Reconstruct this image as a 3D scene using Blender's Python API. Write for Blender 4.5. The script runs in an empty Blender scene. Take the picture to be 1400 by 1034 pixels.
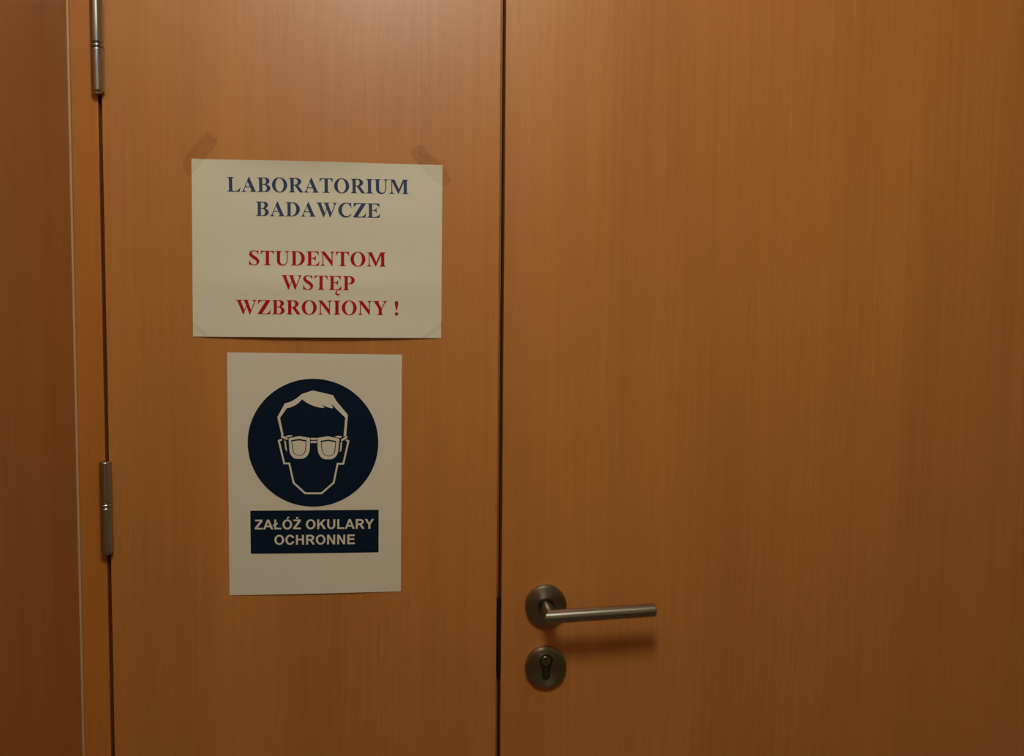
import bpy, bmesh, math
from mathutils import Vector, Matrix
from mathutils.geometry import tessellate_polygon

scene = bpy.context.scene
C = scene.collection

# ------------------------------------------------------------------ camera
F_PX, W_PX, H_PX = 1361.0, 1400.0, 1034.0
CAM = Vector((-0.1769, -1.2300, 1.4275))
PITCH, YAW, ROLL = -0.0700, 0.1057, 0.0086
fwd = Vector((math.sin(YAW)*math.cos(PITCH), math.cos(YAW)*math.cos(PITCH), math.sin(PITCH)))
r0 = Vector((math.cos(YAW), -math.sin(YAW), 0)); u0 = r0.cross(fwd)
RIGHT = math.cos(ROLL)*r0 + math.sin(ROLL)*u0
UP = math.cos(ROLL)*u0 - math.sin(ROLL)*r0
cam_d = bpy.data.cameras.new('camera')
cam = bpy.data.objects.new('camera', cam_d); C.objects.link(cam)
cam_d.sensor_width = 36.0; cam_d.lens = 36.0*F_PX/W_PX; cam_d.clip_start = 0.02
m = Matrix((RIGHT, UP, -fwd)).transposed().to_4x4(); m.translation = CAM
cam.matrix_world = m
scene.camera = cam

# ------------------------------------------------------------------ world, exposure, lamp light
scene.view_settings.view_transform = 'Standard'
scene.view_settings.look = 'None'
scene.view_settings.gamma = 1.0
scene.view_settings.use_curve_mapping = False
scene.view_settings.exposure = 0.0
world = bpy.data.worlds.new('world'); scene.world = world
world.use_nodes = True
world.node_tree.nodes['Background'].inputs[0].default_value = (1.0, 0.85, 0.6, 1)
world.node_tree.nodes['Background'].inputs[1].default_value = 0.0

# the one light of the place: an opal lamp under the ceiling, above and in front of the doors (outside the picture);
# its direction comes from the shadow of the lever handle and the gloss at the top of the left leaf
CEIL = 2.62
LAMP = Vector((-0.22, -1.26, 2.42))
LAMP_POWER = 30.0
LAMP_COLOR = (0.96, 1.0, 0.83)
ld = bpy.data.lights.new('ceiling_lamp_light_offscreen', 'POINT')
ld.shadow_soft_size = 0.17; ld.energy = LAMP_POWER; ld.color = LAMP_COLOR
lamp_light = bpy.data.objects.new('ceiling_lamp_light_offscreen', ld); C.objects.link(lamp_light)
lamp_light.location = LAMP

# ------------------------------------------------------------------ helpers
def P(px, py, y=0.0):
    """where the ray through a photo pixel meets the vertical plane at depth y"""
    d = fwd + RIGHT*((px-W_PX/2)/F_PX) + UP*((H_PX/2-py)/F_PX)
    return CAM + d*((y-CAM.y)/d.y)

def link(name, me, mat=None, parent=None):
    o = bpy.data.objects.new(name, me); C.objects.link(o)
    if mat is not None: me.materials.append(mat)
    if parent is not None:
        o.parent = parent
        w = Matrix.Identity(4); p = parent
        while p is not None:
            w = p.matrix_parent_inverse @ p.matrix_basis @ w if p.parent else p.matrix_basis @ w
            p = p.parent
        o.matrix_parent_inverse = w.inverted()
    return o

def from_bm(name, bm, mat=None, parent=None, smooth=None):
    me = bpy.data.meshes.new(name)
    bmesh.ops.recalc_face_normals(bm, faces=bm.faces)
    bm.to_mesh(me); bm.free()
    if smooth is not None:
        for p in me.polygons: p.use_smooth = True
        me.set_sharp_from_angle(angle=math.radians(smooth))
    return link(name, me, mat, parent)

def tag(o, label=None, cat=None, group=None, kind=None):
    if label: o['label'] = label
    if cat: o['category'] = cat
    if group: o['group'] = group
    if kind: o['kind'] = kind
    return o

def empty(name, loc):
    o = bpy.data.objects.new(name, None); C.objects.link(o); o.location = loc
    o.empty_display_size = 0.05
    return o

def add_box(bm, x0, x1, y0, y1, z0, z1, bev=0.0):
    r = bmesh.ops.create_cube(bm, size=1.0)
    vs = r['verts']
    for v in vs:
        v.co = Vector(((x0+x1)/2+v.co.x*(x1-x0), (y0+y1)/2+v.co.y*(y1-y0), (z0+z1)/2+v.co.z*(z1-z0)))
    if bev:
        es = list({e for v in vs for e in v.link_edges})
        bmesh.ops.bevel(bm, geom=es, offset=bev, segments=2, profile=0.6, affect='EDGES')

def box(name, x0, x1, y0, y1, z0, z1, mat, parent=None, bev=0.0):
    bm = bmesh.new(); add_box(bm, x0, x1, y0, y1, z0, z1, bev)
    return from_bm(name, bm, mat, parent)

def add_lathe(bm, c, axis, prof, n=64, cap0=True, cap1=True):
    """prof: (distance along axis, radius)"""
    axis = Vector(axis).normalized()
    a = axis.orthogonal().normalized(); b = axis.cross(a)
    rings = []
    for t, r in prof:
        rings.append([bm.verts.new(c+axis*t+(a*math.cos(2*math.pi*k/n)+b*math.sin(2*math.pi*k/n))*r) for k in range(n)])
    for i in range(len(rings)-1):
        for k in range(n):
            bm.faces.new((rings[i][k], rings[i][(k+1) % n], rings[i+1][(k+1) % n], rings[i+1][k]))
    if cap0: bm.faces.new(rings[0])
    if cap1: bm.faces.new(rings[-1])

def arcpts(pts, seg=10):
    """(x, y) is a corner; (cx, cy, x, y) a quarter ellipse from the previous point, tangent corner (cx, cy)"""
    out = []
    for p in pts:
        if len(p) == 2: out.append((float(p[0]), float(p[1])))
        else:
            x0, y0 = out[-1]; cx, cy, x1, y1 = p
            for k in range(1, seg+1):
                t = math.pi/2*k/seg; s0, s1 = 1-math.sin(t), 1-math.cos(t)
                out.append((cx+(x0-cx)*s0+(x1-cx)*s1, cy+(y0-cy)*s0+(y1-cy)*s1))
    clean = []
    for p in out:
        if not clean or (abs(p[0]-clean[-1][0])+abs(p[1]-clean[-1][1])) > 1e-6: clean.append(p)
    if len(clean) > 2 and abs(clean[0][0]-clean[-1][0])+abs(clean[0][1]-clean[-1][1]) < 1e-6: clean.pop()
    return clean

def ellipse(cx, cy, rx, ry, n=48):
    return [(cx+rx*math.cos(2*math.pi*k/n), cy+ry*math.sin(2*math.pi*k/n)) for k in range(n)]

def add_flat(bm, loops, fn, grid=None):
    """fill outline + holes (2-D) and map every corner with fn(x, y) -> Vector"""
    flat = [q for l in loops for q in l]
    tris = tessellate_polygon([[Vector((x, y, 0)) for x, y in l] for l in loops])
    vs = [bm.verts.new(fn(x, y)) for x, y in flat]
    for t in tris:
        if len(set(t)) == 3:
            try: bm.faces.new([vs[i] for i in t])
            except ValueError: pass

# ------------------------------------------------------------------ materials
def mat_base(name):
    mt = bpy.data.materials.new(name); mt.use_nodes = True
    return mt, mt.node_tree.nodes, mt.node_tree.links, mt.node_tree.nodes['Principled BSDF']

def plain(name, col, rough=0.6, metal=0.0, spec=0.5):
    mt, N, L, b = mat_base(name)
    b.inputs['Base Color'].default_value = (*col, 1); b.inputs['Roughness'].default_value = rough
    b.inputs['Metallic'].default_value = metal; b.inputs['Specular IOR Level'].default_value = spec
    return mt

def wood(name, seed, c_lo, c_hi, rough=0.38, spec=0.68):
    mt, N, L, b = mat_base(name)
    def nd(t, **k):
        n = N.new(t)
        for a, v in k.items(): setattr(n, a, v)
        return n
    tc = nd('ShaderNodeTexCoord')
    sep = nd('ShaderNodeSeparateXYZ'); L.new(tc.outputs['Object'], sep.inputs[0])
    add = nd('ShaderNodeMath', operation='ADD'); L.new(sep.outputs[0], add.inputs[0]); L.new(sep.outputs[1], add.inputs[1])
    comb = nd('ShaderNodeCombineXYZ'); L.new(add.outputs[0], comb.inputs[0]); L.new(sep.outputs[2], comb.inputs[2])
    comb.inputs[1].default_value = seed*3.17
    def noise(sx, sz, detail, rough_, off):
        mp = nd('ShaderNodeMapping'); L.new(comb.outputs[0], mp.inputs[0])
        mp.inputs['Scale'].default_value = (sx, 1, sz); mp.inputs['Location'].default_value = (off, off*1.3, off*.7)
        n = nd('ShaderNodeTexNoise'); L.new(mp.outputs[0], n.inputs['Vector'])
        n.inputs['Scale'].default_value = 1; n.inputs['Detail'].default_value = detail; n.inputs['Roughness'].default_value = rough_
        return n.outputs[0]
    broad = noise(11, 0.55, 3, 0.5, seed)
    fibre = noise(170, 3.2, 4, 0.6, seed+5)
    fleck = noise(420, 34, 2, 0.5, seed+9)
    fig = noise(26, 1.6, 4, 0.62, seed+13)
    # slow cathedral figure: bands across the board, bent by a stretched noise
    mu = nd('ShaderNodeMath', operation='MULTIPLY_ADD'); L.new(fig, mu.inputs[0]); mu.inputs[1].default_value = 0.085
    L.new(add.outputs[0], mu.inputs[2])
    sl = nd('ShaderNodeMath', operation='MULTIPLY_ADD'); L.new(sep.outputs[2], sl.inputs[0]); sl.inputs[1].default_value = -0.055; L.new(mu.outputs[0], sl.inputs[2])
    sn = nd('ShaderNodeMath', operation='MULTIPLY'); L.new(sl.outputs[0], sn.inputs[0]); sn.inputs[1].default_value = 620.0
    si = nd('ShaderNodeMath', operation='SINE'); L.new(sn.outputs[0], si.inputs[0])
    msk = nd('ShaderNodeMapRange'); L.new(noise(7, 0.5, 1, 0.5, seed+21), msk.inputs[0])
    msk.inputs[1].default_value = 0.50; msk.inputs[2].default_value = 0.75
    sm = nd('ShaderNodeMath', operation='MULTIPLY'); L.new(si.outputs[0], sm.inputs[0]); L.new(msk.outputs[0], sm.inputs[1])
    # mix factor
    def ma(a, k, c):
        n = nd('ShaderNodeMath', operation='MULTIPLY_ADD'); L.new(a, n.inputs[0]); n.inputs[1].default_value = k
        if isinstance(c, float): n.inputs[2].default_value = c
        else: L.new(c, n.inputs[2])
        return n.outputs[0]
    f = ma(broad, 1.5, -0.60); f = ma(fibre, 0.85, f); f = ma(sm.outputs[0], 0.13, f)
    cl = nd('ShaderNodeClamp'); L.new(f, cl.inputs[0])
    mx = nd('ShaderNodeMix', data_type='RGBA'); L.new(cl.outputs[0], mx.inputs[0])
    mx.inputs[6].default_value = (*c_lo, 1); mx.inputs[7].default_value = (*c_hi, 1)
    fr = nd('ShaderNodeMapRange'); L.new(fleck, fr.inputs[0]); fr.inputs[1].default_value = 0.62; fr.inputs[2].default_value = 0.74
    fr.inputs[3].default_value = 0.0; fr.inputs[4].default_value = 0.22
    m2 = nd('ShaderNodeMix', data_type='RGBA'); L.new(fr.outputs[0], m2.inputs[0]); L.new(mx.outputs[2], m2.inputs[6])
    m2.inputs[7].default_value = (c_lo[0]*.6, c_lo[1]*.5, c_lo[2]*.45, 1)
    L.new(m2.outputs[2], b.inputs['Base Color'])
    b.inputs['Roughness'].default_value = rough; b.inputs['Specular IOR Level'].default_value = spec
    bp = nd('ShaderNodeBump'); bp.inputs['Strength'].default_value = 0.05; bp.inputs['Distance'].default_value = 0.0005
    L.new(fibre, bp.inputs['Height']); L.new(bp.outputs[0], b.inputs['Normal'])
    return mt

def brushed(name, col, rough, sx, sz):
    mt, N, L, b = mat_base(name)
    tc = N.new('ShaderNodeTexCoord'); mp = N.new('ShaderNodeMapping'); L.new(tc.outputs['Object'], mp.inputs[0])
    mp.inputs['Scale'].default_value = (sx, sx, sz)
    n = N.new('ShaderNodeTexNoise'); L.new(mp.outputs[0], n.inputs['Vector']); n.inputs['Scale'].default_value = 1; n.inputs['Detail'].default_value = 3
    mr = N.new('ShaderNodeMapRange'); L.new(n.outputs[0], mr.inputs[0]); mr.inputs[3].default_value = rough-.08; mr.inputs[4].default_value = rough+.10
    L.new(mr.outputs[0], b.inputs['Roughness'])
    b.inputs['Base Color'].default_value = (*col, 1); b.inputs['Metallic'].default_value = 1.0
    return mt

def paper_mat(name, col):
    mt, N, L, b = mat_base(name)
    tc = N.new('ShaderNodeTexCoord'); n = N.new('ShaderNodeTexNoise'); L.new(tc.outputs['Object'], n.inputs['Vector'])
    n.inputs['Scale'].default_value = 60; n.inputs['Detail'].default_value = 4
    mx = N.new('ShaderNodeMix'); mx.data_type = 'RGBA'; L.new(n.outputs[0], mx.inputs[0])
    mx.inputs[6].default_value = tuple(c*.96 for c in col)+(1,); mx.inputs[7].default_value = (*col, 1)
    L.new(mx.outputs[2], b.inputs['Base Color'])
    b.inputs['Roughness'].default_value = 0.7; b.inputs['Specular IOR Level'].default_value = 0.25
    return mt

LO, HI = (0.45, 0.164, 0.034), (0.62, 0.247, 0.060)
M_leaf1 = wood('beech_laminate_passive_leaf', 1.0, LO, HI)
M_leaf2 = wood('beech_laminate_active_leaf', 2.3, LO, HI)
M_frame = wood('beech_frame_veneer', 4.1, (0.46, 0.148, 0.022), (0.60, 0.208, 0.034))
M_panel = wood('beech_wall_panel_veneer', 6.4, LO, HI)
M_edge = plain('pale_edge_band', (0.60, 0.36, 0.18), 0.5)
M_steel = brushed('brushed_steel', (0.46, 0.42, 0.38), 0.23, 60, 1500)
M_steel_disc = brushed('brushed_steel_disc', (0.36, 0.33, 0.25), 0.31, 400, 400)
_n = M_steel_disc.node_tree; _t = _n.nodes.new('ShaderNodeTangent'); _t.direction_type = 'RADIAL'; _t.axis = 'Y'
_n.links.new(_t.outputs[0], _n.nodes['Principled BSDF'].inputs['Tangent'])
_n.nodes['Principled BSDF'].inputs['Anisotropic'].default_value = 0.75
_n.nodes['Principled BSDF'].inputs['Anisotropic Rotation'].default_value = 0.25
M_hinge = brushed('hinge_steel', (0.50, 0.49, 0.47), 0.20, 900, 40)
M_dark = plain('dark_lock_metal', (0.035, 0.032, 0.03), 0.4, 0.8)
M_cyl = plain('lock_cylinder_metal', (0.30, 0.27, 0.21), 0.28, 1.0)
M_lock = plain('lock_body_metal', (0.16, 0.14, 0.10), 0.32, 1.0)
M_paper = paper_mat('office_paper', (0.80, 0.765, 0.65))
M_paper2 = paper_mat('sign_paper', (0.77, 0.715, 0.615))
M_blue = plain('blue_ink', (0.045, 0.075, 0.17), 0.7, spec=0.08)
M_red = plain('red_ink', (0.47, 0.010, 0.013), 0.7, spec=0.08)
M_navy = plain('navy_ink', (0.006, 0.015, 0.036), 0.8, spec=0.05)
M_reverse = plain('unprinted_paper', (0.75, 0.70, 0.60), 0.7, spec=0.2)
M_plaster = plain('plaster_paint', (0.42, 0.38, 0.30), 0.8)
M_ceil = plain('ceiling_paint', (0.55, 0.52, 0.46), 0.85)
M_floor = plain('floor_lino', (0.14, 0.10, 0.07), 0.5)
mt, N, L, b = mat_base('clear_tape')
b.inputs['Base Color'].default_value = (0.36, 0.11, 0.015, 1); b.inputs['Roughness'].default_value = 0.3
b.inputs['Alpha'].default_value = 0.14
M_tape = mt
mt, N, L, b = mat_base('clear_tape_over_paper')
b.inputs['Base Color'].default_value = (0.80, 0.76, 0.66, 1); b.inputs['Roughness'].default_value = 0.3
b.inputs['Alpha'].default_value = 0.14
M_tape_paper = mt
M_crease = M_tape

# ------------------------------------------------------------------ room
XG = P(136, 130).x*0 - 0.5349      # hinge gap centre
XS = -0.0604                       # seam between the leaves
XW = P(97, 300).x                  # face of the side panel
DOOR_W2 = 0.92
XR = XS + DOOR_W2                  # right edge of the active leaf
TOP = 2.05
YB = -2.9
XRW = 1.75

floor = tag(box('floor', XW-0.02, XRW+.1, YB-.1, 0.30, -0.05, 0.0, M_floor), 'dark brown linoleum floor in front of the doors', 'floor', kind='structure')
ceiling = tag(box('ceiling', XW-0.02, XRW+.1, YB-.1, 0.30, CEIL, CEIL+.05, M_ceil), 'off-white painted ceiling above the doors', 'ceiling', kind='structure')
wl = tag(box('wall_left', XW-0.04, XW, YB-.1, 0.10, 0.0, CEIL, M_panel), 'dark wood-veneered wall panel meeting the door frame at a right angle', 'wall', kind='structure')
tag(box('wall_back', XW, XRW, YB-.1, YB, 0.0, CEIL, M_plaster), 'plain plastered wall opposite the doors', 'wall', kind='structure')
tag(box('wall_right', XRW, XRW+.1, YB, 0.02, 0.0, CEIL, M_plaster), 'plain plastered wall beyond the active door leaf', 'wall', kind='structure')
wf = empty('wall_front', (XR+.1, 0.02, 0)); tag(wf, 'plastered wall that holds the double door', 'wall', kind='structure')
box('wall_section', XR+0.045, XRW, 0.0, 0.12, 0.0, CEIL, M_plaster, wf)
box('wall_section', XW, XR+0.045, 0.0, 0.12, TOP+0.05, CEIL, M_plaster, wf)

# door frame: left jamb with pale edge, right jamb, head
tr = empty('trim_1', (XW+.02, 0.02, 0)); tag(tr, 'narrow orange-brown wooden door jamb beside the hinges', 'door frame', kind='structure')
GAP1 = 0.0024
bm = bmesh.new()
add_box(bm, XW, XG-GAP1, 0.002, 0.100, 0.0, TOP+.006, 0.0008)
from_bm('jamb', bm, M_frame, tr)
bm = bmesh.new()
add_box(bm, XG-GAP1-.004, XG+0.012, 0.044, 0.100, 0.0, TOP+.006)
from_bm('jamb_rebate', bm, M_frame, tr)
bm = bmesh.new()
add_box(bm, XW, XW+0.0030, -0.0025, 0.012, 0.0, TOP+.05, 0.0011)
tag(from_bm('edge_strip', bm, M_edge, tr), 'pale narrow edge strip along the jamb')
tr2 = empty('trim_2', (XR+.02, 0.02, 0)); tag(tr2, 'wooden door jamb and head around the active leaf', 'door frame', kind='structure')
box('jamb', XR+0.003, XR+0.045, 0.002, 0.100, 0.0, TOP+.006, M_frame, tr2, 0.0008)
box('head', XW, XR+0.045, 0.002, 0.100, TOP+.006, TOP+.05, M_frame, tr2, 0.0008)

# ------------------------------------------------------------------ passive leaf (left)
GAP2 = 0.0030
d1 = empty('door_1', ((XG+XS)/2, 0.02, 0)); tag(d1, 'narrow hinged wooden door leaf carrying the two paper notices', 'door', kind='structure')
box('leaf', XG+GAP1, XS-GAP2, 0.0, 0.040, 0.008, TOP, M_leaf1, d1, 0.0008)
box('rebate_strip', XS-GAP2-.002, XS+0.0012, 0.024, 0.038, 0.008, TOP, M_leaf1, d1)

def hinge(zt, zr, zb):
    c = Vector((XG, -0.0065, 0)); R = 0.0074
    def barrel(z0, z1):
        bm = bmesh.new()
        add_lathe(bm, c+Vector((0, 0, z0)), (0, 0, 1), [(0, R*.80), (.0003, R*.89), (.0009, R*.965), (.0018, R), (.0024, R), (z1-z0-.0024, R), (z1-z0-.0018, R), (z1-z0-.0009, R*.965), (z1-z0-.0003, R*.89), (z1-z0, R*.80)], 40)
        return bm
    lo = from_bm('hinge', barrel(zb, zr-0.0024), M_hinge, d1, 50)
    from_bm('upper_knuckle', barrel(zr+0.0024, zt), M_hinge, lo, 50)
    bm = bmesh.new(); add_lathe(bm, c+Vector((0, 0, zr-.0022)), (0, 0, 1), [(0, R*.86), (.0006, R*.99), (.0015, R*1.05), (.0022, R*1.07), (.0029, R*1.05), (.0038, R*.99), (.0044, R*.86)], 40)
    from_bm('ring', bm, M_hinge, lo, 60)
    bm = bmesh.new(); add_lathe(bm, c+Vector((0, 0, zb-.0022)), (0, 0, 1), [(0, R*.45), (.0008, R*.62), (.003, R*.62)], 32)
    from_bm('pin_cap', bm, M_hinge, lo, 30)
    # wings let into leaf and jamb
    box('wing', XG-.0008, XG+.0008, -0.004, 0.03, zb+.006, zt-.006, M_hinge, lo)
    return lo
yh = -0.0065
hinge(P(132, -5, yh).z, P(132, 62.5, yh).z, P(133, 126, yh).z)
hinge(P(139, 631, yh).z, P(140, 691, yh).z, P(142, 756, yh).z)

# ------------------------------------------------------------------ active leaf (right)
d2 = empty('door_2', ((XS+XR)/2, 0.02, 0)); tag(d2, 'wide wooden door leaf with steel lever handle and round keyhole plate', 'door', kind='structure')
box('leaf', XS+GAP2, XR, 0.0, 0.040, 0.008, TOP, M_leaf2, d2, 0.0008)
z1, z0 = P(684, 818, .009).z, P(682, 917, .009).z
tag(box('lock_faceplate', XS-0.0022, XS+GAP2+.0008, 0.0085, 0.0125, z0, z1, M_dark, d2), 'dark lock plate inside the gap between the leaves')

# lever handle
YL = -0.052
Rr = 0.0262
rc = P(745.5, 826.5, 0.0)
rc.y = 0
bm = bmesh.new()
add_lathe(bm, rc+Vector((0, .001, 0)), (0, -1, 0), [(0, Rr), (.0082, Rr), (.0090, Rr-.0006), (.0094, Rr-.0018), (.0096, Rr-.004), (.0097, .0108), (.0087, .0104), (.0087, .006)], 96)
handle = from_bm('door_handle', bm, M_steel_disc, d2, 25)
handle['label'] = 'brushed steel lever handle on a round rose'
rl = 0.0083
tip = P(896, 834.2, YL)
corner = Vector((rc.x, YL, rc.z))
# mitred L tube: neck along -Y, bar along +X (slightly raised)
bd = (tip-corner).normalized(); nd_ = Vector((0, -1, 0))
bm = bmesh.new(); n = 48
mn = (nd_+bd).normalized()             # mitre plane normal bisects the two axes
zax = Vector((0, 0, 1))
side = nd_.cross(bd).normalized()
ringN, ringM, ringB, ringT, ringN2 = [], [], [], [], []
for k in range(n):
    a = 2*math.pi*k/n
    u = side.cross(nd_)                # in the plane of the L, across the neck
    off = side*math.cos(a)*rl + u*math.sin(a)*rl
    base = Vector((rc.x, 0, rc.z)) + off
    # where the neck line meets the mitre plane
    t = (corner-base).dot(mn)/nd_.dot(mn)
    pm = base + nd_*t
    ringN2.append(bm.verts.new(Vector((rc.x, -.0082, rc.z))+off*.93))
    ringN.append(bm.verts.new(Vector((rc.x, -.0125, rc.z))+off))
    ringM.append(bm.verts.new(pm))
    along = (pm-corner).dot(bd)
    radial = (pm-corner)-bd*along
    Lb = (tip-corner).length
    ringB.append(bm.verts.new(corner+bd*(Lb-.0012)+radial))
    ringT.append(bm.verts.new(corner+bd*Lb+radial*.86))
for A, B in ((ringN2, ringN), (ringN, ringM), (ringM, ringB), (ringB, ringT)):
    for k in range(n): bm.faces.new((A[k], A[(k+1) % n], B[(k+1) % n], B[k]))
bm.faces.new(ringT); bm.faces.new(ringN2)
from_bm('lever', bm, M_steel, handle, 32)
bm = bmesh.new(); add_lathe(bm, Vector((rc.x, -.0085, rc.z)), (0, -1, 0), [(0, .0093), (.0028, .0093), (.0032, .0090), (.0032, .006)], 48)
from_bm('collar', bm, M_dark, handle, 30)

# keyhole plate (round escutcheon with a profile-cylinder cut-out)
ec = P(745.3, 910, 0.0); ec.y = 0
Re = 0.0262
def euro(r, w, h, n=24):
    a0 = math.asin(min(1, w/r)); pts = []
    for k in range(n+1):
        a = -math.pi/2+a0 + (2*math.pi-2*a0)*k/n
        pts.append((r*math.cos(a), r*math.sin(a)))
    yb = -h
    for k in range(9):
        a = math.pi + math.pi*k/8
        pts.append((w*math.cos(a), yb+w*math.sin(a)))
    return pts
def at_plate(x, y, dep): return Vector((ec.x+x, -dep, ec.z+0.0085+y))
EU = euro(0.0088, 0.0052, 0.0200)
bm = bmesh.new()
add_lathe(bm, ec+Vector((0, .001, 0)), (0, -1, 0), [(0, Re), (.0082, Re), (.0090, Re-.0006), (.0094, Re-.0018), (.0096, Re-.0035)], 96, cap0=False, cap1=False)
circ = [(x, y-0.0085) for x, y in ellipse(0, 0, Re-.0035, Re-.0035, 96)]
add_flat(bm, [circ, EU], lambda x, y: at_plate(x, y, .0086))
nE = len(EU)
r1 = [bm.verts.new(at_plate(x, y, .0086)) for x, y in EU]; r2 = [bm.verts.new(at_plate(x, y, .001)) for x, y in EU]
for k in range(nE): bm.faces.new((r1[k], r1[(k+1) % nE], r2[(k+1) % nE], r2[k]))
plate = from_bm('keyhole_plate', bm, M_steel_disc, d2, 25)
bm = bmesh.new()
EI = euro(0.0081, 0.0045, 0.0200)
add_flat(bm, [EI], lambda x, y: at_plate(x, y, .0074))
r1 = [bm.verts.new(at_plate(x, y, .0074)) for x, y in EI]; r2 = [bm.verts.new(at_plate(x, y, -.001)) for x, y in EI]
for k in range(len(EI)): bm.faces.new((r1[k], r1[(k+1) % len(EI)], r2[(k+1) % len(EI)], r2[k]))
from_bm('lock_cylinder', bm, M_lock, plate)
bm = bmesh.new(); add_lathe(bm, at_plate(0, 0, .0066), (0, -1, 0), [(0, .0058), (.0012, .0058), (.0017, .0052), (.0014, .003)], 40)
from_bm('cylinder_plug', bm, M_cyl, plate, 25)
bm = bmesh.new()
x0 = at_plate(0, 0, 0)
add_box(bm, x0.x-.0008, x0.x+.0008, -.0086, -.0070, x0.z-.0042, x0.z+.0030)
from_bm('key_slot', bm, M_lock, plate)

# ------------------------------------------------------------------ lettering outlines (1000 units to the em)
def stem(x0, x1, sl, sr):
    return [(x0-sl, 0), (x1+sr, 0), (x1+sr, 19), (x1, 22, x1, 95), (x1, 581), (x1, 654, x1+sr, 657), (x1+sr, 676),
            (x0-sl, 676), (x0-sl, 657), (x0, 654, x0, 581), (x0, 95), (x0, 22, x0-sl, 19)]
E_PIECES = [[stem(110, 262, 94, 10)],
    [[(250, 676), (600, 676), (608, 492), (585, 492), (560, 639, 400, 639), (250, 639)]],
    [[(250, 330), (330, 330), (445, 330, 450, 225), (472, 225), (472, 480), (450, 480), (440, 367, 330, 367), (250, 367)]],
    [[(250, 0), (612, 0), (640, 200), (617, 200), (570, 37, 400, 37), (250, 37)]]]
R_LEG = [[(330, 345), (470, 335), (672, 45), (690, 20, 715, 19), (715, 0), (540, 0), (310, 330)]]
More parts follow.
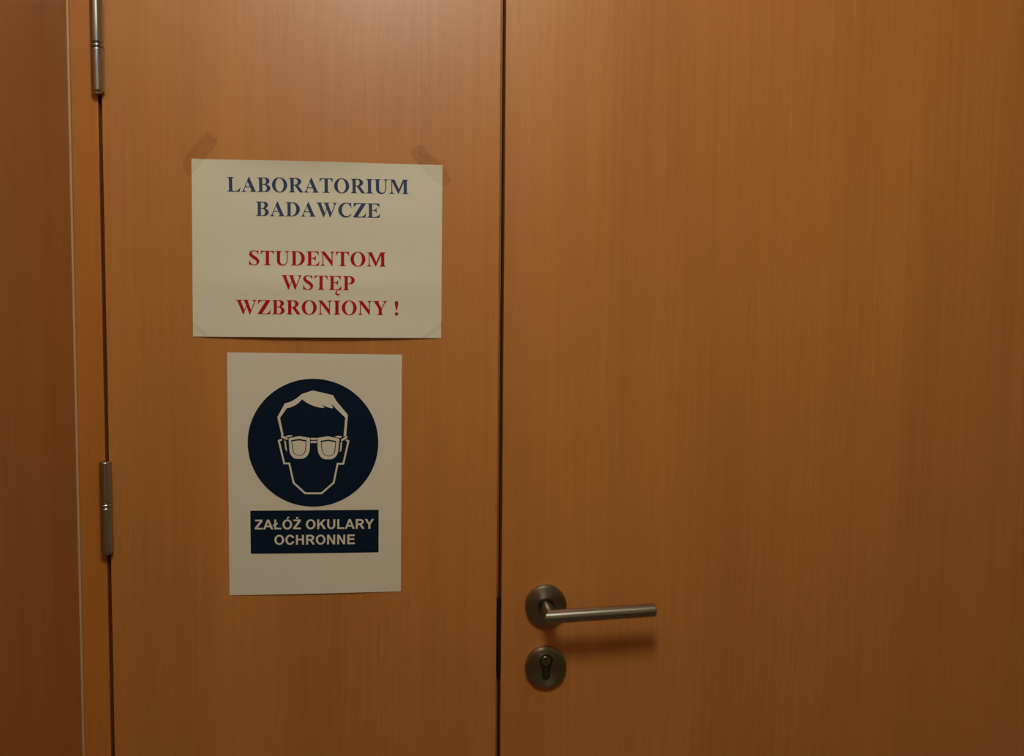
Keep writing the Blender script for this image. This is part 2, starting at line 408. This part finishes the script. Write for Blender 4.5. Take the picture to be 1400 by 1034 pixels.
SERIF = {   # advance, list of pieces; a piece is [outline, hole, ...]
 ' ': (250, []),
 'I': (389, [[stem(118, 272, 98, 98)]]),
 'L': (667, [[stem(112, 262, 93, 100)], [[(250, 0), (600, 0), (640, 200), (617, 200), (570, 37, 400, 37), (340, 37), (262, 37, 262, 100), (250, 100)]]]),
 'E': (667, E_PIECES),
 'Ę': (667, E_PIECES + [[[(470, 5), (390, -70, 420, -150), (445, -205, 560, -185), (575, -205), (540, -265, 450, -262), (330, -245, 335, -150), (345, -50, 430, 5)]]]),
 'T': (667, [[[(162, 0), (506, 0), (506, 19), (410, 22, 410, 95), (410, 650), (258, 650), (258, 95), (258, 22, 162, 19)]],
             [[(31, 676), (636, 676), (644, 490), (620, 490), (600, 639, 470, 639), (197, 639), (67, 639, 47, 490), (23, 490)]]]),
 'A': (722, [[[(362, 690), (382, 690), (634, 95), (662, 22, 706, 19), (706, 0), (385, 0), (385, 19), (492, 22, 466, 95), (285, 520)]],
             [[(372, 690), (352, 690), (108, 105), (75, 24, 9, 19), (9, 0), (250, 0), (250, 19), (130, 24, 152, 105), (312, 520)]],
             [[(180, 207), (440, 207), (424, 245), (196, 245)]]]),
 'B': (667, [[stem(112, 262, 96, 0)],
             [[(250, 676), (400, 676), (595, 672, 595, 515), (595, 370, 400, 345), (250, 345)], [(262, 640), (330, 640), (432, 640, 432, 510), (432, 368, 330, 368), (262, 368)]],
             [[(250, 368), (400, 366), (628, 350, 628, 180), (628, 0, 400, 0), (250, 0)], [(262, 331), (340, 331), (462, 328, 462, 185), (462, 37, 340, 37), (262, 37)]]]),
 'D': (722, [[stem(112, 262, 96, 0)], [[(250, 676), (330, 676), (690, 676, 690, 340), (690, 0, 330, 0), (250, 0)], [(262, 638), (310, 638), (520, 636, 520, 340), (520, 40, 310, 38), (262, 38)]]]),
 'O': (778, [[ellipse(389, 336, 354, 355), ellipse(389, 336, 188, 318)]]),
 'C': (722, [[[(668, 455), (645, 455), (610, 652, 430, 652), (222, 652, 222, 345), (222, 52, 435, 52), (560, 52, 650, 165), (675, 150), (595, -19, 400, -19), (49, -19, 49, 335), (49, 691, 400, 691), (500, 691, 590, 655), (632, 691), (655, 691)]]]),
 'M': (944, [[[(14, 0), (258, 0), (258, 19), (160, 25, 160, 110), (160, 620), (116, 645), (116, 110), (116, 25, 14, 19)]],
             [[(14, 657), (14, 676), (270, 676), (495, 175), (456, 0), (436, 0), (118, 640), (90, 657, 80, 657)]],
             [[(438, 0), (460, 0), (712, 560), (712, 676), (672, 676), (446, 150)]],
             [[(617, 0), (928, 0), (928, 19), (852, 22, 852, 95), (852, 581), (852, 654, 928, 657), (928, 676), (672, 676), (702, 600), (702, 95), (702, 22, 617, 19)]]]),
 'N': (722, [[[(18, 0), (245, 0), (245, 19), (158, 25, 158, 120), (158, 600), (112, 600), (112, 120), (112, 25, 18, 19)]],
             [[(18, 676), (225, 676), (590, 200), (590, -18), (575, -18), (115, 585), (75, 657, 18, 657)]],
             [[(545, 150), (588, -10), (590, 560), (592, 650, 698, 657), (698, 676), (465, 676), (465, 657), (545, 650, 545, 560)]]]),
 'P': (611, [[stem(112, 262, 96, 70)], [[(250, 676), (360, 676), (595, 676, 595, 480), (595, 285, 360, 285), (250, 285)], [(262, 638), (320, 638), (430, 638, 430, 480), (430, 322, 320, 322), (262, 322)]]]),
 'R': (722, [[stem(118, 268, 92, 70)], [[(256, 676), (380, 676), (618, 676, 618, 500), (618, 325, 380, 325), (256, 325)], [(268, 638), (340, 638), (452, 638, 452, 500), (452, 362, 340, 362), (268, 362)]], R_LEG]),
 'S': (556, [[[(478, 505), (455, 505), (425, 650, 290, 650), (175, 650, 175, 560), (175, 495, 300, 430), (520, 315, 520, 190), (520, -19, 285, -19), (200, -19, 110, 22), (66, -19), (44, -19), (48, 225), (72, 225), (105, 24, 262, 22), (392, 22, 392, 120), (392, 205, 270, 268), (42, 385, 42, 510), (42, 691, 280, 691), (350, 691, 425, 655), (455, 691), (478, 691)]]]),
 'U': (722, [[[(16, 676), (350, 676), (350, 657), (258, 654, 258, 581), (258, 200), (258, 42, 400, 42), (555, 42, 555, 220), (555, 570), (555, 652, 460, 657), (460, 676), (704, 676), (704, 657), (600, 652, 600, 570), (600, 220), (600, -19, 365, -19), (108, -19, 108, 210), (108, 581), (108, 654, 16, 657)]]]),
 'W': (1000, [[[(8, 676), (312, 676), (312, 657), (235, 655, 258, 590), (430, 150), (370, -15), (340, -15), (105, 580), (75, 655, 8, 657)]],
              [[(340, -15), (370, -15), (565, 490), (545, 560)]],
              [[(345, 676), (640, 676), (640, 657), (560, 655, 582, 590), (738, 160), (680, -15), (650, -15), (440, 560), (405, 655, 345, 657)]],
              [[(650, -15), (680, -15), (905, 560), (935, 650, 992, 657), (992, 676), (760, 676), (760, 657), (885, 650, 860, 560), (690, 110)]]]),
 'Y': (722, [[[(205, 0), (515, 0), (515, 19), (440, 22, 440, 95), (440, 305), (285, 305), (285, 95), (285, 22, 205, 19)]],
             [[(12, 676), (335, 676), (335, 657), (255, 650, 280, 590), (425, 330), (440, 290), (285, 290), (285, 305), (105, 590), (75, 650, 12, 657)]],
             [[(380, 330), (440, 295), (592, 580), (635, 650, 705, 657), (705, 676), (470, 676), (470, 657), (580, 650, 545, 580), (408, 335)]]]),
 'Z': (667, [[[(55, 676), (630, 676), (630, 655), (245, 37), (400, 37), (590, 37, 612, 230), (638, 230), (612, 0), (28, 0), (28, 20), (415, 639), (280, 639), (90, 639, 75, 470), (50, 470)]]]),
 '!': (333, [[[(80, 600), (80, 691, 167, 691), (254, 691, 254, 600), (254, 500, 180, 215), (154, 215), (80, 500, 80, 600)]], [ellipse(167, 65, 84, 84, 24)]]),
}
LS = [(73, 0), (73, 716), (218, 716), (218, 120), (580, 120), (580, 0)]
OS = [ellipse(389, 358, 345, 370), ellipse(389, 358, 197, 247)]
ZS = [(45, 716), (575, 716), (575, 595), (225, 120), (585, 120), (585, 0), (25, 0), (25, 120), (380, 595), (45, 595)]
SANS = {
 ' ': (278, []), 'Z': (611, [[ZS]]), 'Ż': (611, [[ZS], [[(245, 768), (385, 768), (385, 895), (245, 895)]]]),
 'A': (722, [[[(0, 0), (280, 716), (435, 716), (720, 0), (562, 0), (500, 163), (214, 163), (155, 0)], [(258, 283), (455, 283), (357, 548)]]]),
 'L': (611, [[LS]]), 'Ł': (611, [[LS], [[(-25, 230), (-25, 345), (330, 500), (330, 385)]]]),
 'O': (778, [OS]), 'Ó': (778, [OS, [[(335, 770), (430, 770), (560, 915), (405, 915)]]]),
 'K': (722, [[[(73, 0), (73, 716), (218, 716), (218, 400), (510, 716), (705, 716), (435, 437), (720, 0), (533, 0), (334, 335), (218, 215), (218, 0)]]]),
 'U': (722, [[[(72, 716), (217, 716), (217, 280), (217, 108, 360, 108), (505, 108, 505, 280), (505, 716), (650, 716), (650, 290), (650, -12, 362, -12), (72, -12, 72, 290)]]]),
 'R': (722, [[[(73, 0), (73, 716), (380, 716), (650, 716, 650, 510), (650, 340, 480, 310), (530, 280, 600, 165), (705, 0), (533, 0), (400, 200), (340, 299, 260, 299), (218, 299), (218, 0)], [(218, 595), (218, 413), (370, 413), (500, 413, 500, 505), (500, 595, 370, 595)]]]),
 'Y': (667, [[[(0, 716), (170, 716), (335, 430), (500, 716), (667, 716), (405, 300), (405, 0), (260, 0), (260, 300)]]]),
 'C': (722, [[[(535, 475), (676, 510), (615, 728, 365, 728), (45, 728, 45, 355), (45, -12, 365, -12), (610, -12, 675, 220), (535, 263), (500, 112, 365, 112), (195, 112, 195, 365), (195, 604, 365, 604), (505, 604, 535, 475)]]]),
 'H': (722, [[[(73, 0), (73, 716), (218, 716), (218, 434), (501, 434), (501, 716), (646, 716), (646, 0), (501, 0), (501, 313), (218, 313), (218, 0)]]]),
 'N': (722, [[[(73, 0), (73, 716), (215, 716), (510, 235), (510, 716), (645, 716), (645, 0), (500, 0), (210, 470), (210, 0)]]]),
 'E': (667, [[[(73, 0), (73, 716), (605, 716), (605, 595), (218, 595), (218, 436), (578, 436), (578, 315), (218, 315), (218, 121), (618, 121), (618, 0)]]]),
}

def text_line(name, text, font, pl, pr, surf, mat, parent, lift):
    """pl, pr: photo pixels of the ink's left and right end on the baseline; surf(point, lift) lays it on the sheet"""
    polys, x = [], 0
    for ch in text:
        adv, pieces = font[ch]
        for pc in pieces:
            polys.append([[(px+x, py) for px, py in arcpts(l)] for l in pc])
        x += adv
    xs = [p[0] for pc in polys for l in pc for p in l]
    a, b = min(xs), max(xs)
    A, B = P(*pl), P(*pr); ux = (B-A); sc = ux.length/(b-a); ux.normalize(); uz = Vector((-ux.z, 0, ux.x))
    bm = bmesh.new()
    for i, pc in enumerate(polys):
        bm2 = bmesh.new()
        add_flat(bm2, pc, lambda px, py: A+ux*((px-a)*sc)+uz*(py*sc))
        if surf is notice_surf:                        # cut finely so that the ink follows the sheet's waves
            for axis, s in ((Vector((1, 0, 0)), .006), (Vector((0, 0, 1)), .006)):
                lo = min(v.co.dot(axis) for v in bm2.verts); hi = max(v.co.dot(axis) for v in bm2.verts)
                t = math.ceil(lo/s)*s
                while t < hi:
                    bmesh.ops.bisect_plane(bm2, geom=bm2.verts[:]+bm2.edges[:]+bm2.faces[:], plane_co=axis*t, plane_no=axis)
                    t += s
        for v in bm2.verts: v.co = surf(v.co, lift+0.000012*(i % 5))
        me = bpy.data.meshes.new('tmp'); bm2.to_mesh(me); bm2.free(); bm.from_mesh(me); bpy.data.meshes.remove(me)
    bm.normal_update()
    for f in bm.faces:
        if f.normal.y > 0: f.normal_flip()
    me = bpy.data.meshes.new(name); bm.to_mesh(me); bm.free()
    return link(name, me, mat, parent)

# ------------------------------------------------------------------ notice sheet (upper paper)
TL, TR, BR, BL = P(262, 217.5), P(605, 226), P(603, 462.3), P(264, 460.3)
def bil(u, v): return (TL*(1-u)+TR*u)*v + (BL*(1-u)+BR*u)*(1-v)
eu = ((TR-TL)+(BR-BL))/2; ev = ((TL-BL)+(TR-BR))/2; cen = (TL+TR+BR+BL)/4
def notice_bulge(u, v):
    u = min(max(u, 0), 1); v = min(max(v, 0), 1)
    s = math.sin(math.pi*u)
    b = 0.0011*s**.6
    b += 0.0042*s**.8*(1-v)**2.2                                   # loose lower edge
    b += 0.0050*math.exp(-(1-v)/0.075)*math.exp(-((u-.45)/.28)**2)   # loose upper edge between the tapes
    b += 0.0020*math.exp(-((v-.31)/0.085)**2)*(0.25+.75*s)              # faint horizontal ripple
    b += 0.0012*math.exp(-((v-.70)/0.13)**2)*math.exp(-((u-.55)/.4)**2)
    return b
def notice_surf(p, lift):
    q = p-cen
    u = .5+q.dot(eu)/eu.length_squared; v = .5+q.dot(ev)/ev.length_squared
    return Vector((p.x, -0.0005-notice_bulge(u, v)-lift, p.z))
def sheet_mesh(fn, nu, nv, th):
    bm = bmesh.new()
    f = [[bm.verts.new(fn(i/nu, j/nv)) for j in range(nv+1)] for i in range(nu+1)]
    k = [[bm.verts.new(fn(i/nu, j/nv)+Vector((0, th, 0))) for j in range(nv+1)] for i in range(nu+1)]
    for i in range(nu):
        for j in range(nv):
            bm.faces.new((f[i][j], f[i+1][j], f[i+1][j+1], f[i][j+1])); bm.faces.new((k[i][j], k[i][j+1], k[i+1][j+1], k[i+1][j]))
    for i in range(nu):
        bm.faces.new((f[i][0], k[i][0], k[i+1][0], f[i+1][0])); bm.faces.new((f[i][nv], f[i+1][nv], k[i+1][nv], k[i][nv]))
    for j in range(nv):
        bm.faces.new((f[0][j], f[0][j+1], k[0][j+1], k[0][j])); bm.faces.new((f[nu][j], k[nu][j], k[nu][j+1], f[nu][j+1]))
    return bm
def nf(u, v):
    p = bil(u, v); return Vector((p.x, -0.0005-notice_bulge(u, v), p.z))
notice = empty('paper_notice', (cen.x, 0, BL.z))
tag(notice, 'white landscape paper notice with blue and red serif capitals, taped to the door', 'notice')
from_bm('sheet', sheet_mesh(nf, 96, 72, 0.00015), M_paper, notice, 60)
for txt, a, b, mt in (('LABORATORIUM', (310.8, 262.2), (558.5, 265.6), M_blue), ('BADAWCZE', (350, 295.5), (519.8, 298.2), M_blue),
                      ('STUDENTOM', (341, 362.4), (527.6, 364.9), M_red), ('WSTĘP', (385, 395.6), (485.3, 397.2), M_red),
                      ('WZBRONIONY !', (323, 429.4), (544.6, 431.2), M_red)):
    o = text_line('printed_line', txt, SERIF, a, b, notice_surf, mt, notice, 0.0002)
    o['label'] = ('blue' if mt is M_blue else 'red') + ' serif capitals reading ' + txt

def on_sheet(p):
    q = p-cen
    return abs(q.dot(eu)/eu.length_squared) <= .5 and abs(q.dot(ev)/ev.length_squared) <= .5
def tape(poly, name='adhesive_tape'):
    """thin tape laid over door and sheet: cut along a fine grid so that it drapes over the sheet's edge"""
    pts = [P(*p) for p in poly]
    bm = bmesh.new()
    add_flat(bm, [[(p.x, p.z) for p in pts]], lambda x, z: Vector((x, 0, z)))
    for axis, s in ((Vector((1, 0, 0)), .0015), (Vector((0, 0, 1)), .0015)):
        lo = min(v.co.dot(axis) for v in bm.verts); hi = max(v.co.dot(axis) for v in bm.verts)
        t = math.ceil(lo/s)*s
        while t < hi:
            bmesh.ops.bisect_plane(bm, geom=bm.verts[:]+bm.edges[:]+bm.faces[:], plane_co=axis*t, plane_no=axis); t += s
    for v in bm.verts:
        on = on_sheet(v.co)
        wob = .00006*math.sin(v.co.x*900)*math.sin(v.co.z*700)
        v.co.y = notice_surf(v.co, .00025).y+wob if on else -0.0004+wob
    me = bpy.data.meshes.new(name)
    bm.normal_update()
    for f in bm.faces:
        if f.normal.y > 0: f.normal_flip()
        c = f.calc_center_median(); f.material_index = 1 if on_sheet(c) else 0
        f.smooth = True
    bm.to_mesh(me); bm.free()
    o = link(name, me, M_tape, notice); me.materials.append(M_tape_paper)
    return o
def crop(pts, ox, oy, s): return [(ox+x/s, oy+y/s) for x, y in pts]
tapes = [
 crop([(440, 115), (510, 130), (530, 190), (600, 215), (590, 260), (410, 500), (330, 610), (190, 740), (90, 600), (160, 430), (360, 190)], 240, 170, 10.34),
 crop([(340, 180), (410, 200), (440, 270), (600, 400), (700, 520), (800, 690), (700, 790), (560, 700), (320, 450), (220, 300)], 540, 180, 10.34),
 [(263, 438), (287, 459.5), (284, 462.5), (261.5, 445)],
 [(603.6, 440), (577, 461), (580, 464), (605.5, 446)],
]
tp = [tape(t) for t in tapes]
def crease(pl, parent, w=0.0006, y=-0.0004):
    pts = [P(*p) for p in pl]
    bm = bmesh.new(); prev = None
    for i, p in enumerate(pts):
        d = (pts[min(i+1, len(pts)-1)]-pts[max(i-1, 0)]).normalized(); s = Vector((-d.z, 0, d.x))*w*(.4 if i in (0, len(pts)-1) else 1)
        b0 = notice_surf(p, .0003).y if y < -.0005 else -.00046
        r = [bm.verts.new(Vector((p.x, b0, p.z))+s), bm.verts.new(Vector((p.x, b0+y, p.z))), bm.verts.new(Vector((p.x, b0, p.z))-s)]
        if prev:
            for k in range(2): bm.faces.new((prev[k], prev[k+1], r[k+1], r[k]))
        prev = r
    return from_bm('crease', bm, M_crease, parent, 80)
crease(crop([(358, 258), (345, 295), (352, 325), (385, 340), (430, 355), (490, 368)], 540, 180, 10.34), tp[1])
crease(crop([(330, 452), (390, 458), (450, 462)], 540, 180, 10.34), tp[1], y=-.0012)
crease(crop([(550, 465), (610, 468)], 540, 180, 10.34), tp[1], y=-.0012)
crease(crop([(765, 775), (795, 788)], 540, 180, 10.34), tp[1], w=.0009)
crease(crop([(365, 492), (410, 488)], 240, 170, 10.34), tp[0], y=-.0010)

# ------------------------------------------------------------------ safety sign (lower paper)
S = [P(310.5, 482), P(549.5, 485), P(548, 808.5), P(314, 814)]
sc_ = sum(S, Vector())/4
def sign_bulge(u, v): return .0006*math.sin(math.pi*min(max(u, 0), 1))+.0010*math.sin(math.pi*min(max(u, 0), 1))*(1-v)**3
def sf(u, v):
    p = (S[0]*(1-u)+S[1]*u)*v+(S[3]*(1-u)+S[2]*u)*(1-v)
    return Vector((p.x, -0.0005-sign_bulge(u, v), p.z))
def sign_surf(p, lift): return Vector((p.x, -0.00175-lift, p.z))
def sign_surf2(p, lift):
    u = (p.x-S[3].x)/(S[2].x-S[3].x); v = (p.z-S[3].z)/(S[0].z-S[3].z)
    return Vector((p.x, -0.0005-sign_bulge(u, min(max(v, 0), 1))-lift, p.z))
sign = empty('safety_sign', (sc_.x, 0, S[3].z))
tag(sign, 'portrait paper safety sign with navy disc, head wearing goggles and navy caption bar', 'sign')
from_bm('sheet', sheet_mesh(sf, 48, 64, 0.00015), M_paper2, sign, 60)

def print_px(name, pieces, mat, lift, label=None, parent=None, cut=.008):
    bm = bmesh.new()
    for i, loops in enumerate(pieces):
        b2 = bmesh.new()
        add_flat(b2, loops, lambda x, y: P(x, y))
        for axis in (Vector((1, 0, 0)), Vector((0, 0, 1))):
            lo = min(v.co.dot(axis) for v in b2.verts); hi = max(v.co.dot(axis) for v in b2.verts); t = math.ceil(lo/cut)*cut
            while t < hi:
                bmesh.ops.bisect_plane(b2, geom=b2.verts[:]+b2.edges[:]+b2.faces[:], plane_co=axis*t, plane_no=axis); t += cut
        for v in b2.verts: v.co = sign_surf2(v.co, lift+.000012*(i % 5))
        me = bpy.data.meshes.new('tmp'); b2.to_mesh(me); b2.free(); bm.from_mesh(me); bpy.data.meshes.remove(me)
    bm.normal_update()
    for f in bm.faces:
        if f.normal.y > 0: f.normal_flip()
    me = bpy.data.meshes.new(name); bm.to_mesh(me); bm.free()
    o = link(name, me, mat, parent or sign)
    if label: o['label'] = label
    return o
disc = print_px('printed_disc', [[ellipse(428, 605.3, 89.3, 87.4, 120)]], M_navy, .00015, 'navy blue printed disc')
bar = print_px('caption_bar', [[[(342.3, 698.2), (517.8, 696.9), (517.6, 755.2), (343.1, 757.2)]]], M_navy, .00015, 'navy printed bar holding the caption')
K = 5.302
def fc(pts): return crop(arcpts(pts, 8), 325, 505, K)
def stroke(pts, w):
    L_, R_ = [], []
    V = [Vector(p) for p in pts]
    for i, p in enumerate(V):
        d0 = (V[i]-V[i-1]).normalized() if i else (V[1]-V[0]).normalized()
        d1 = (V[i+1]-V[i]).normalized() if i < len(V)-1 else d0
        n0, n1 = Vector((-d0.y, d0.x)), Vector((-d1.y, d1.x)); nn = (n0+n1).normalized(); k = w/2/max(.4, nn.dot(n0))
        L_.append(tuple(p+nn*k)); R_.append(tuple(p-nn*k))
    return L_+R_[::-1]
hair = [(319, 480), (288, 348), (343, 246), (400, 244, 463, 180), (545, 153), (692, 188), (712, 225), (799, 330), (786, 487), (768, 484), (780, 350), (718, 290),
        (681, 250), (692, 282), (648, 282, 610, 254), (630, 279), (540, 285, 467, 216), (425, 276, 357, 281), (308, 352), (333, 476)]
print_px('head_outline', [[fc(hair)], [fc(stroke([(322, 508), (299, 518), (338, 682), (375, 682), (406, 822), (490, 898), (608, 898), (696, 822), (725, 684), (766, 684), (803, 520), (784, 512)], 13))]],
         M_reverse, .0003, 'pale outline of a head with hair', disc)
lens_l = [(370, 500), (448, 484), (526, 497), (523, 575), (520, 648, 462, 648), (425, 648), (384, 646, 376, 590)]
lens_r = [(577, 497), (655, 485), (738, 503), (729, 590), (722, 651, 672, 652), (635, 651), (586, 648, 581, 580)]
goggles = print_px('goggles', [[fc(lens_l)], [fc(lens_r)], [fc([(530, 497), (573, 497), (573, 511), (530, 511)])], [fc([(530, 519), (573, 519), (573, 534), (530, 534)])],
    [fc([(314, 482), (322, 477), (362, 498), (362, 513), (345, 507), (316, 492)])], [fc([(796, 488), (792, 484), (752, 506), (750, 522), (762, 518), (795, 496)])],
    [fc([(345, 486), (370, 478), (400, 478), (390, 487), (362, 493)])], [fc([(703, 487), (730, 481), (758, 485), (748, 496), (728, 496)])],
    [fc([(338, 513), (350, 521), (358, 597), (345, 578)])], [fc([(747, 530), (758, 526), (752, 590), (740, 600)])]], M_reverse, .0003, 'pale outline of safety goggles', disc)
ring_l = [(388, 513), (445, 504), (500, 513), (496, 575), (494, 624, 458, 624), (430, 622), (402, 620, 398, 580)]
ring_r = [(602, 517), (660, 509), (716, 520), (707, 590), (702, 629, 665, 629), (642, 628), (612, 624, 607, 570)]
def ring_loops(pts, k):
    a = arcpts(pts, 8); cx = sum(p[0] for p in a)/len(a); cy = sum(p[1] for p in a)/len(a)
    return [crop(a, 325, 505, K), crop([(cx+(x-cx)*k, cy+(y-cy)*k) for x, y in a], 325, 505, K)]
print_px('lens_line', [ring_loops(ring_l, .88), ring_loops(ring_r, .88)], M_navy, .00045, 'thin navy lines around the lenses', disc)
for txt, a, b in (('ZAŁÓŻ OKULARY', (348.6, 723.9), (511.3, 722.7)), ('OCHRONNE', (375.4, 744.7), (485.2, 743.8))):
    o = text_line('caption_line', txt, SANS, a, b, sign_surf2, M_reverse, bar, .0003)
    o['label'] = 'pale sans-serif capitals reading ' + txt

# ------------------------------------------------------------------ ceiling lamp (above the frame of the photograph)
lamp = empty('ceiling_lamp', (LAMP.x, LAMP.y, CEIL)); tag(lamp, 'square ceiling plate of the lamp hung in front of the double door', 'lamp')
M_housing = plain('lamp_housing', (.7, .68, .63), .4)
bm = bmesh.new(); add_box(bm, LAMP.x-.15, LAMP.x+.15, LAMP.y-.15, LAMP.y+.15, CEIL-.022, CEIL, .004)
from_bm('housing', bm, M_housing, lamp)
for sx in (-1, 1):
    bm = bmesh.new()
    add_lathe(bm, Vector((LAMP.x+sx*.05, LAMP.y, CEIL-.035)), (0, 0, 1), [(0, .006), (.02, .006)], 16)
    from_bm('hanger', bm, M_housing, lamp, 35)
lamp_light.parent = lamp; lamp_light.location = (0, 0, LAMP.z-CEIL)
